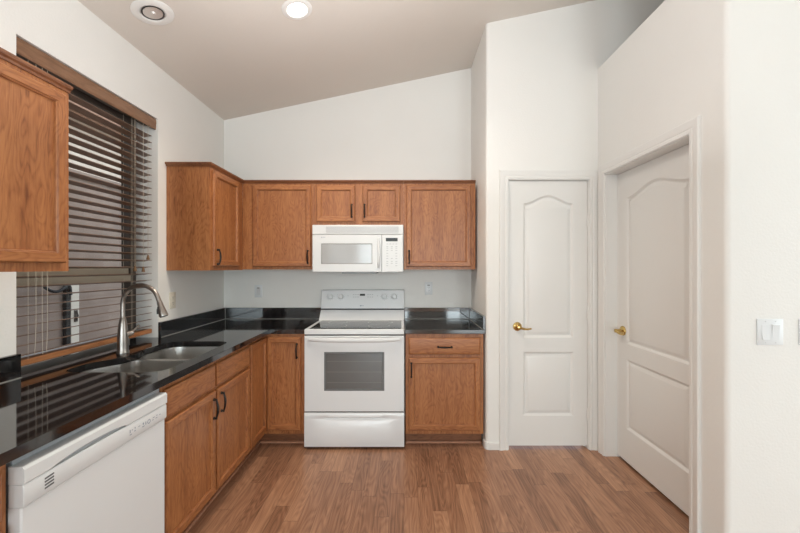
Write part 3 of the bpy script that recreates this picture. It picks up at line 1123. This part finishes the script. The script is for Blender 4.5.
# ------------------------------------------------------------------ window blind
bl_ = thing('window_blind', 'brown wooden slat blind with a wide valance in the window recess', 'blind', (-1.72, 2.07, 0.93))
by0, by1 = WY0 + .012, WY1 - .014
bm = bmn()
Fv = FR((-1.688, 0, 0), (0, 1, 0), (1, 0, 0))
loft(bm, [[Fv(y, z, n_) for n_, z in ((0, 2.382), (0, 2.312), (0.006, 2.312), (0.009, 2.320), (0.009, 2.345), (0.011, 2.352), (0.011, 2.372), (0.008, 2.382))] for y in (WY0 + .002, WY1 - .002)], 0, True, True)
obj('valance', bm, blind_wood, bl_, smooth=20)
bm = bmn(); box(bm, (-1.752, by0, 2.335), (-1.700, by1, 2.378))
obj('headrail', bm, vinyl_dark, bl_)
PITCH = 0.0441
for k in range(-9, 21):
    z = 1.379 + k * PITCH
    bm = bmn()
    prof = []
    for i in range(5):
        t = -1 + 2 * i / 4
        prof.append((-1.725 + 0.025 * t, z + 0.0040 * t + 0.0018 * (1 - t * t) + 0.0014))
    for i in range(5):
        t = 1 - 2 * i / 4
        prof.append((-1.725 + 0.025 * t, z + 0.0040 * t + 0.0018 * (1 - t * t) - 0.0014))
    loft(bm, [[(x, y, zz) for x, zz in prof] for y in (by0, by1)], 0, True, True)
    obj('slat', bm, slat_wood, bl_, smooth=30)
bm = bmn(); box(bm, (-1.752, by0, 0.938), (-1.698, by1, 0.966))
obj('bottom_rail', bm, rail_wood, bl_, bevel=0.004, label='orange brown bottom rail')
for yl in (1.690, 2.335):
    for xx in (-1.6985, -1.7515):
        bm = bmn()
        tube(bm, [(xx, yl, 0.962), (xx, yl, 2.335)], 0.0008, 6)
        obj('ladder_cord', bm, cord_mat, bl_)
# cords hanging in front of the slats
for (yc_, zb, kink) in ((1.7216, 0.980, -0.010), (1.751, 0.974, 0.0), (1.777, 0.978, -0.008)):
    bm = bmn()
    tube(bm, [(-1.694, yc_, 2.315), (-1.694, yc_, 1.6), (-1.694, yc_, 1.12), (-1.693, yc_ + kink * .4, 1.03), (-1.691, yc_ + kink, zb)], 0.0011, 6)
    obj('lift_cord', bm, cord_mat, bl_)
for (yc_, zb) in ((2.355, 1.385), (2.43, 1.380), (2.475, 1.460)):
    bm = bmn()
    tube(bm, [(-1.694, yc_, 2.315), (-1.694, yc_, zb)], 0.0012, 6)
    tc_ = obj('tilt_cord', bm, cord_mat, bl_)
    bm = bmn()
    tube(bm, [(-1.694, yc_, zb + .004), (-1.694, yc_, zb - .006), (-1.694, yc_, zb - .024), (-1.694, yc_, zb - .030)], [0.003, 0.006, 0.010, 0.009], 12)
    obj('tassel', bm, tassel_mat, tc_, label='brown wooden tassel')

# ------------------------------------------------------------------ dishwasher
DX = -1.030
dw = thing('dishwasher', 'white built-in dishwasher under the worktop at the left', 'dishwasher', (DX, 1.31, 0))
Gd = FR((DX, 0, 0), (0, 1, 0), (1, 0, 0))
y0, y1 = 1.006, 1.612
bm = bmn(); box(bm, (XL + .02, y0 + .012, 0.10), (DX - .036, y1 - .004, 0.852))
box(bm, (DX - .12, y1 - .003, 0.0), (DX - .040, y1 + .022, 0.86))
obj('tub', bm, grey_plastic, dw)
bm = bmn()
rings(bm, Gd, y0, y1, 0.115, 0.731, [(0, -0.035), (0, -0.004), (0.004, 0.0)])
obj('door_panel', bm, white_enamel, dw)
bm = bmn()
# control panel, a little proud with a soft lower lip
prof = [(-0.035, 0.731), (0.004, 0.731), (0.007, 0.737), (0.007, 0.785), (0.004, 0.793), (-0.035, 0.793)]
loft(bm, [[Gd(y, z, n_) for n_, z in prof] for y in (y0, y1)], 0, True, True)
cp = obj('control_panel', bm, white_plastic, dw, bevel=0.002)
# top strip with the shallow grip scooped out of its lower edge
bm = bmn()
secs = []
n = 40
for i in range(n + 1):
    t = i / n
    y = y0 + (y1 - y0) * t
    g = 0.0
    if 0.14 < t < 0.62:
        g = math.sin(PI * (t - 0.14) / 0.48) ** 0.6
    lo_ = 0.794 + 0.014 * g
    secs.append([Gd(y, z, n_) for n_, z in ((-0.035, lo_), (0.006 - 0.012 * g, lo_), (0.009, lo_ + .004), (0.009, 0.834), (0.003, 0.841), (-0.035, 0.841))])
loft(bm, secs, 0, True, True)
obj('top_strip', bm, white_plastic, dw, smooth=30)
bm = bmn(); fbox(bm, Gd, y0 + .08, y0 + .38, 0.792, 0.810, -0.033, -0.009)  # grey backing puts the scoop's shadow into the colour
obj('grip_recess', bm, grey_plastic, dw, label='grip recess with its shadow painted grey')
bm = bmn()
for i in range(4):                      # striped square emblem
    zz = 0.747 + i * 0.0092
    yy0 = 1.065
    v4 = [(yy0, zz), (yy0 + .028, zz + .002), (yy0 + .028, zz + .0068), (yy0, zz + .0048)]
    loft(bm, [[Gd(u, v_, n_) for u, v_ in v4] for n_ in (0.0065, 0.0076)], 0, True, True)
obj('emblem', bm, emblem_ink, cp)
bm = bmn()
for (yy0, zz, sx_, sz_) in ((1.395, 0.752, .010, .003), (1.395, 0.760, .004, .012), (1.405, 0.766, .006, .003), (1.418, 0.757, .008, .003), (1.421, 0.766, .004, .006),
                            (1.44, 0.765, .010, .002), (1.462, 0.754, .012, .003), (1.465, 0.762, .006, .008), (1.480, 0.757, .004, .012), (1.520, 0.757, .007, .003),
                            (1.522, 0.765, .012, .003), (1.540, 0.757, .010, .003), (1.545, 0.766, .006, .004), (1.562, 0.763, .010, .002)):
    fbox(bm, Gd, yy0, yy0 + sx_, zz, zz + sz_, 0.0065, 0.0075)
for (yc_, zc) in ((1.500, 0.762),):
    lathe(bm, Gd, yc_, zc, [(0.009, 0.0065), (0.009, 0.0076), (0.0065, 0.0077), (0.0065, 0.0066)], 18)
obj('button_marks', bm, ink, cp)
bm = bmn(); box(bm, (DX - .09, y0 + .01, 0.0), (DX - .07, y1 - .01, 0.112))
obj('toe_kick', bm, gap_grey, dw)

# ------------------------------------------------------------------ range
rg = thing('range', 'white freestanding electric range with a black glass cooktop', 'range', (-0.376, 3.1, 0))
RX0, RX1_ = -0.754, 0.0015
RF = 2.827
Gr = FR((RX0, RF, 0), (1, 0, 0), (0, -1, 0))
rw = RX1_ - RX0
bm = bmn(); box(bm, (RX0 + .003, RF + .045, 0.02), (RX1_ - .003, 3.40, 0.868))
for fx_ in (RX0 + .06, RX1_ - .06):
    for fy_ in (RF + .1, 3.34):
        lathe(bm, lambda a_, b_, c_: Vector((a_, b_, c_)), fx_, fy_, [(0.02, 0.0), (0.02, 0.02)], 12)
obj('range_body', bm, white_enamel, rg)
# storage drawer with a scooped grip along its top
bm = bmn()
dz0, dz1 = 0.022, 0.280
secs = []
for i in range(33):
    t = i / 32
    u = rw * t
    g = max(0.0, 1 - abs((t - .5) / 0.42) ** 2.5)
    secs.append([Gr(u, z, n_) for n_, z in ((-0.04, dz0), (-0.002, dz0), (0.0, dz0 + .004), (0.0, 0.228 - .010 * g), (-0.002 * g, 0.229 - .008 * g), (-0.008 * g, 0.232), (-0.010 * g, 0.238), (0.0, 0.246), (0.0, dz1 - .004), (-0.003, dz1), (-0.04, dz1))])
loft(bm, secs, 0, True, True)
obj('storage_drawer', bm, white_enamel, rg, smooth=40)
# oven door
od0, od1 = 0.289, 0.862
bm = bmn(); fbox(bm, Gr, 0.004, rw - .004, 0.276, 0.294, -0.036, -0.012)  # dark strip stands in for the shade between door and drawer
obj('drawer_gap', bm, gap_grey, rg, label='dark strip painted as shade between oven door and drawer')
wu0, wu1, wv0, wv1 = 0.150, 0.605, 0.446, 0.740
bm = bmn()
outer = [(0, od0), (rw, od0), (rw, od1), (0, od1)]
hole = [(wu0, wv0), (wu1, wv0), (wu1, wv1), (wu0, wv1)]
inn = [(0.004, od0 + .004), (rw - .004, od0 + .004), (rw - .004, od1 - .004), (0.004, od1 - .004)]
fill(bm, [[Gr(u, v_, 0) for u, v_ in inn], [Gr(u, v_, 0) for u, v_ in hole]])
loft(bm, [[Gr(u, v_, 0) for u, v_ in inn], [Gr(u, v_, -.004) for u, v_ in outer], [Gr(u, v_, -.043) for u, v_ in outer]], 0, False, True)
loft(bm, [[Gr(u, v_, n_) for u, v_ in hole] for n_ in (0, -.006)])
od = obj('oven_door', bm, white_enamel, rg)
bm = bmn()
rings(bm, Gr, wu0, wu1, wv0, wv1, [(0, -.0055), (0, -.001), (0.012, -.001), (0.014, -.004)], cap=True, mh=0, mv=0, mc=1)
for zz in (0.505, 0.585, 0.665):
    fbox(bm, Gr, wu0 + .02, wu1 - .02, zz, zz + .006, -.0042, -.0036, 2)
obj('oven_window', bm, [oven_rim, oven_glass, oven_rack], od)
# towel-bar handle: broad bowed bar
bm = bmn()
secs = []
for i in range(33):
    t = i / 32
    u = 0.02 + (rw - .04) * t
    k = 1 - abs(2 * t - 1) ** 5
    n1_ = 0.008 + 0.040 * k
    zt_ = 0.853
    zb_ = 0.824 - 0.006 * math.sin(PI * t)
    secs.append([Gr(u, z, n_) for n_, z in ((n1_ - .014 * k - .006, zb_ + .004), (n1_ - .006, zb_), (n1_, zb_ + .006), (n1_ + .002, (zt_ + zb_) / 2), (n1_ - .002, zt_ - .004), (n1_ - .010, zt_), (n1_ - .014 * k - .006, zt_ - .002))])
loft(bm, secs, 0, True, True)
for uu in (0.035, rw - .035):
    fbox(bm, Gr, uu - .015, uu + .015, 0.828, 0.850, -.001, 0.016)
obj('oven_handle', bm, white_plastic, od, smooth=50)
bm = bmn(); fbox(bm, Gr, 0.004, rw - .004, 0.862, 0.872, -0.05, -0.008)  # seam shade put in as a solid dark strip
obj('door_gap', bm, gap_grey, rg, label='dark strip painted as shade above the oven door')
# cooktop: white surround with black glass
CZ = 0.912
bm = bmn()
prism(bm, [(RX0, RF - .002), (RX1_, RF - .002), (RX1_, 3.40), (RX0, 3.40)], 0.872, CZ)
ct = obj('cooktop_frame', bm, white_enamel, rg, bevel=0.006, seg=3)
bm = bmn()
gx0, gx1, gy0, gy1 = RX0 + .035, RX1_ - .022, RF + .014, 3.286
prism(bm, [(gx0, gy0), (gx1, gy0), (gx1, gy1), (gx0, gy1)], CZ - .001, CZ + .0025)
cg = obj('cooktop_glass', bm, cooktop_glass, rg, bevel=0.001)
for (bx_, by_, br) in ((-0.56, 2.98, .105), (-0.20, 2.98, .085), (-0.56, 3.18, .08), (-0.20, 3.18, .105)):
    bm = bmn()
    lathe(bm, lambda a_, b_, c_: Vector((a_, b_, c_)), bx_, by_, [(br, CZ + .0024), (br, CZ + .0029), (br - .004, CZ + .0029), (br - .004, CZ + .0024)], 40, cap=False)
    obj('burner_ring', bm, grey_plastic, cg, label='thin grey ring printed round a burner')
# backguard
bm = bmn()
bgx0, bgx1 = RX0 + .004, RX1_ + .001
secs = [[(x, y, z) for y, z in ((3.462, CZ + .001), (3.290, CZ + .001), (3.372, 0.994), (3.374, 0.996), (3.462, 0.996))] for x in (bgx0, bgx1)]
loft(bm, secs, 0, True, True)
obj('backguard_base', bm, white_enamel, rg, bevel=0.002)
bm = bmn(); box(bm, (bgx0 + .003, 3.377, 0.995), (bgx1 - .003, 3.455, 1.009))  # dark box gives the vent seam its shade by colour
obj('vent_gap', bm, gap_grey, rg, label='dark strip painted as shade in the vent gap under the control panel')
bm = bmn()
secs = [[(x, y, z) for y, z in ((3.462, 1.007), (3.378, 1.007), (3.372, 1.012), (3.396, 1.168), (3.404, 1.176), (3.462, 1.176))] for x in (bgx0, bgx1)]
loft(bm, secs, 0, True, True)
bgd = obj('control_panel', bm, white_enamel, rg, bevel=0.003)
# the sloping face of the control panel
fn = Vector((0, -0.156, 0.024)).normalized()
fn = Vector((0, -0.9883, 0.1520))
fv = Vector((0, 0.1520, 0.9883))
Fk = lambda a_, b_, c_: Vector((bgx0, 3.372, 1.012)) + Vector((1, 0, 0)) * a_ + fv * b_ + fn * c_
for ku in (0.085, 0.178, 0.572, 0.662):
    bm = bmn()
    lathe(bm, Fk, ku, 0.105, [(0.027, 0.0), (0.0265, 0.003), (0.022, 0.006), (0.020, 0.024), (0.018, 0.027), (0.004, 0.0275)], 24)
    a_ = -0.012
    fbox(bm, Fk, ku - .005, ku + .005, 0.087, 0.123, 0.02, 0.036)
    kb = obj('knob', bm, white_plastic, bgd, smooth=30)
    bm = bmn()
    for i in range(9):
        aa = math.radians(-210 + 30 * i - 0)
        cu, cv = ku + 0.034 * math.cos(aa), 0.105 + 0.034 * math.sin(aa)
        fbox(bm, Fk, cu - .002, cu + .002, cv - .002, cv + .002, -0.0005, 0.0006)
    obj('dial_marks', bm, ink_soft, kb)
bm = bmn(); fbox(bm, Fk, 0.350, 0.397, 0.112, 0.130, -0.001, 0.0012)
obj('clock_display', bm, display_black, bgd, label='small black clock display')
for ub, un in ((0.288, 0.243), (0.418, 0.510)):
    bm = bmn()
    for i in range(3):
        for j in range(2):
            fbox(bm, Fk, ub + i * .020, ub + .012 + i * .020, 0.098 + j * .022, 0.104 + j * .022, -0.0005, 0.0008)
    obj('button_marks', bm, ink_soft, bgd)
    bm = bmn(); lathe(bm, Fk, un, 0.112, [(0.004, -.0005), (0.004, .0008)], 10)
    obj('indicator_lamp', bm, ink_soft, bgd)
bm = bmn()
lathe(bm, lambda a_, b_, c_: Fk(0.360 + (a_) * 1.6, b_, c_), 0, 0.022, [(0.005, -.0005), (0.005, .0008)], 16)
fbox(bm, Fk, 0.370, 0.388, 0.0205, 0.0240, -.0005, .0008)
obj('emblem', bm, ink, bgd)

# ------------------------------------------------------------------ microwave
mw = thing('microwave', 'white over-the-range microwave under the short cabinet', 'microwave', (-0.384, YB, 1.34))
MX0, MX1, MF = -0.7605, -0.0055, 3.100
Gm = FR((MX0, MF, 0), (1, 0, 0), (0, -1, 0))
mwid = MX1 - MX0
mz0, mz1, mg = 1.340, 1.733, 1.652
bm = bmn(); box(bm, (MX0 + .002, MF + .03, mz0 + .002), (MX1 - .002, YB - GAP, mz1))
obj('microwave_body', bm, white_enamel, mw)
bm = bmn()
fbox(bm, Gm, 0, mwid, mg + .002, mz1, -0.03, 0.0)
gr_ = obj('vent_grille', bm, white_plastic, mw, bevel=0.005, seg=3)
bm = bmn()
for i in range(6):
    zz = mg + .014 + i * .0095
    fbox(bm, Gm, 0.115, mwid - .04, zz, zz + .0035, -0.001, 0.0018)
obj('louvre', bm, louvre_grey, gr_)
# door
dwid = 0.575
bm = bmn()
outer = [(0, mz0), (dwid, mz0), (dwid, mg), (0, mg)]
hole = [(0.072, mz0 + .068), (0.498, mz0 + .068), (0.498, mz0 + .238), (0.072, mz0 + .238)]
inn = [(0.005, mz0 + .005), (dwid - .003, mz0 + .005), (dwid - .003, mg - .004), (0.005, mg - .004)]
fill(bm, [[Gm(u, v_, 0) for u, v_ in inn], [Gm(u, v_, 0) for u, v_ in hole]])
loft(bm, [[Gm(u, v_, 0) for u, v_ in inn], [Gm(u, v_, -.005) for u, v_ in outer], [Gm(u, v_, -.03) for u, v_ in outer]])
loft(bm, [[Gm(u, v_, n_) for u, v_ in hole] for n_ in (0, -.007)])
md_ = obj('microwave_door', bm, white_plastic, mw)
bm = bmn(); rings(bm, Gm, 0.072, 0.498, mz0 + .068, mz0 + .238, [(0, -.0065), (0.004, -.004), (0.008, -.004)])
obj('door_window', bm, mw_glass, md_, label='grey mesh window')
bm = bmn()
pts, secs = [], []
for i in range(17):
    t = i / 16
    v_ = mz0 + .035 + 0.250 * t
    k = 1 - abs(2 * t - 1) ** 3
    n_ = 0.004 + 0.024 * k
    hw = 0.010
    uc = 0.548 + 0.006 * math.sin(PI * t)
    secs.append([Gm(uc - hw, v_, n_ - .006), Gm(uc - hw * .6, v_, n_ + .004), Gm(uc + hw * .6, v_, n_ + .004), Gm(uc + hw, v_, n_ - .006), Gm(uc, v_, n_ - .010)])
loft(bm, secs, 0, True, True)
obj('door_handle', bm, white_plastic, md_, smooth=50)
bm = bmn()
lathe(bm, lambda a_, b_, c_: Gm(0.078 + a_ * 1.5, b_, c_), 0, mg - .022, [(0.003, -.0005), (0.003, .0008)], 12)
fbox(bm, Gm, 0.084, 0.108, mg - .0235, mg - .0205, -.0005, .0008)
obj('emblem', bm, ink, md_)
bm = bmn(); rings(bm, Gm, dwid + .001, mwid, mz0, mg, [(0, -.03), (0, -.005), (0.005, 0.0)])
cpn = obj('control_panel', bm, white_plastic, mw)
bm = bmn(); fbox(bm, Gm, 0.610, 0.708, mg - .056, mg - .028, -0.001, 0.001)
obj('clock_display', bm, display_black, cpn, label='black clock display')
bm = bmn()
for j, (rowz, cols) in enumerate(((0.078, 4), (0.100, 3), (0.113, 3), (0.131, 3), (0.155, 2), (0.178, 2), (0.198, 3), (0.222, 3), (0.238, 3), (0.258, 2))):
    for i in range(cols):
        uu = 0.622 + i * (0.075 / (max(cols, 2) - 1))
        fbox(bm, Gm, uu - .008, uu + .008, mg - rowz - .0025, mg - rowz + .0025, -0.0005, 0.0008)
obj('button_marks', bm, ink_soft, cpn)
bm = bmn(); box(bm, (MX0 + .24, MF + .035, mz0 - .012), (MX0 + .53, MF + .26, mz0 + .003))
obj('grease_filter', bm, grey_plastic, mw, bevel=0.003, label='grey filter panel underneath')
for a_, b_ in ((.08, .22), (.58, .70)):
    bm = bmn(); box(bm, (MX0 + a_, MF + .03, mz0 - .004), (MX0 + b_, MF + .2, mz0 + .003))
    obj('lamp_lens', bm, pale_grey, mw)


# ------------------------------------------------------------------ outlets and switches
def plate(name, label, cat, F, u, v_, w_, h_, m, kind, group=None):
    root = thing(name, label, cat, F(u, v_, 0), group)
    bm = bmn()
    rings(bm, F, u - w_ / 2, u + w_ / 2, v_ - h_ / 2, v_ + h_ / 2, [(0, 0.0006), (0, 0.0045), (0.003, 0.006)])
    obj('cover_plate', bm, m, root)
    if kind == 'rocker':
        bm = bmn(); fbox(bm, F, u - .017, u + .017, v_ - .034, v_ + .034, 0.0058, 0.0072)
        k = obj('rocker', bm, pale_grey, root)
        bm = bmn(); fbox(bm, F, u - .012, u + .010, v_ + .026, v_ + .033, 0.0070, 0.0076)
        obj('indicator', bm, gap_grey, k, label='dark indicator slot')
    elif kind == 'duplex':
        for s in (-1, 1):
            bm = bmn(); lathe(bm, lambda a_, b_, c_, s=s: F(u + a_, v_ + s * .0195 + b_ * .82, c_), 0, 0, [(0.0172, 0.0058), (0.0172, 0.0074), (0.015, 0.008)], 20)
            k = obj('receptacle', bm, m, root)
            bm = bmn()
            for du in (-.0062, .0062):
                fbox(bm, F, u + du - .0014, u + du + .0014, v_ + s * .0195 - .001, v_ + s * .0195 + .008, 0.0078, 0.0083)
            lathe(bm, F, u, v_ + s * .0195 - .008, [(0.0026, 0.0078), (0.0026, 0.0083)], 10)
            obj('slots', bm, gap_grey, k)
    elif kind == 'gfci':
        bm = bmn(); fbox(bm, F, u - .017, u + .017, v_ - .034, v_ + .034, 0.0058, 0.0072)
        k = obj('receptacle', bm, white_plastic, root)
        bm = bmn()
        fbox(bm, F, u - .012, u + .012, v_ + .026, v_ + .033, 0.007, 0.0078)
        obj('reset_button', bm, gap_grey, k, label='dark reset button')
        for s in (-1, 1):
            bm = bmn()
            for du in (-.0062, .0062):
                fbox(bm, F, u + du - .002, u + du + .002, v_ - .004 + s * .015 - .004, v_ - .004 + s * .015 + .005, 0.0070, 0.0076)
            fbox(bm, F, u - .003, u + .003, v_ - .004 + s * .015 - .010, v_ - .004 + s * .015 - .006, 0.0070, 0.0076)
            obj('slots', bm, grey_plastic, k)
    elif kind == 'switches':
        for s in (-1, 1):
            uu = u + s * .023
            bm = bmn()
            loft(bm, [[F(uu + du, v_ + dv_, n_) for dv_, n_ in ((-.034, .0055), (-.034, .0068 if s > 0 else .0105), (0, .0075), (.034, .0105 if s > 0 else .0068), (.034, .0055))] for du in (-.0165, .0165)], 0, True, True)
            k = obj('rocker', bm, white_plastic, root, smooth=20)
            for z_ in (-.048, .048):
                bm = bmn(); lathe(bm, F, uu, v_ + z_, [(0.003, .0055), (0.003, .0066)], 10)
                obj('screw', bm, pale_grey, root)
    return root


Wb = FR((0, YB, 0), (1, 0, 0), (0, -1, 0))
Wl = FR((XL, 0, 0), (0, 1, 0), (1, 0, 0))
Ws = FR((0, YS, 0), (1, 0, 0), (0, -1, 0))
plate('wall_switch', 'single white rocker plate on the back wall left of the range', 'switch', Wb, -1.347, 1.160, 0.071, 0.116, white_plastic, 'rocker')
plate('wall_outlet', 'white outlet on the back wall right of the range', 'outlet', Wb, 0.228, 1.186, 0.071, 0.118, white_plastic, 'gfci')
plate('wall_outlet', 'almond outlet on the left wall between faucet and corner cabinet', 'outlet', Wl, 2.690, 1.143, 0.071, 0.116, cream_plastic, 'duplex')
plate('switch_plate', 'double white switch plate on the right wall, whole in view', 'switch', Ws, 1.662, 1.086, 0.118, 0.118, white_plastic, 'switches')
plate('switch_plate', 'white switch plate cut off by the right edge of the photo', 'switch', Ws, 1.853, 1.086, 0.118, 0.118, white_plastic, 'switches')


# ------------------------------------------------------------------ recessed ceiling lights
def can_light(label, x, y, lit, r_out, r_in):
    zc = ceil_z(x)
    root = thing('ceiling_light', label, 'ceiling light', (x, y, zc))
    sl = math.atan(0.2115)
    ux = Vector((math.cos(sl), 0, math.sin(sl)))
    uy = Vector((0, 1, 0))
    dn = Vector((math.sin(sl), 0, -math.cos(sl)))
    Fc = lambda a_, b_, c_: Vector((x, y, zc)) + ux * a_ + uy * b_ + dn * c_
    bm = bmn()
    prof = [(r_out, 0.0005), (r_out, 0.003), (r_out - .006, 0.007), (r_in + .012, 0.010), (r_in + .004, 0.009), (r_in, 0.002), (r_in - .004, 0.0015)]
    lathe(bm, Fc, 0, 0, prof, 40, cap=False)
    obj('trim_ring', bm, paint_trim, root)
    bm = bmn()
    if lit:
        lathe(bm, Fc, 0, 0, [(r_in - .003, 0.001), (r_in - .003, 0.0035), (r_in * .8, 0.005), (0.004, 0.006)], 32)
        obj('lamp_lens', bm, lamp_glow, root, label='glowing lens')
        l = bpy.data.lights.new('lamp', 'SPOT')
        l.energy = 38
        l.spot_size = math.radians(130)
        l.spot_blend = 0.8
        l.shadow_soft_size = 0.06
        l.color = (1.0, 0.87, 0.70)
        lo = bpy.data.objects.new('lamp', l)
        COL.objects.link(lo)
        lo.parent = root
        lo.location = (0.004, 0, -0.03)
    else:
        lathe(bm, Fc, 0, 0, [(r_in - .003, 0.006), (r_in - .010, 0.0065), (r_in - .012, 0.004)], 32, cap=False)
        obj('dark_ring', bm, gap_grey, root, label='dark ring round the bulb')
        bm = bmn()
        k_n = 20
        loops = []
        for ra, nn_, dz_ in ((r_in - .012, 0.0060, 0), (r_in * .62, 0.0026, .0022), (r_in * .34, 0.0010, .001), (0.013, 0.0008, 0), (0.013, 0.009, 0), (0.009, 0.013, 0), (0.002, 0.014, 0)):
            loops.append([Fc(ra * math.cos(2 * PI * k / k_n), ra * math.sin(2 * PI * k / k_n), nn_ + (dz_ if k % 2 else 0)) for k in range(k_n)])
        loft(bm, loops, 0, True, True)
        obj('bulb', bm, reflector, root, label='unlit silvered reflector bulb')
    return root


can_light('unlit recessed ceiling light with a silvered bulb, above the window', -1.399, 2.083, False, 0.104, 0.060)
can_light('lit recessed ceiling light in the middle of the ceiling', -0.654, 2.285, True, 0.092, 0.058)
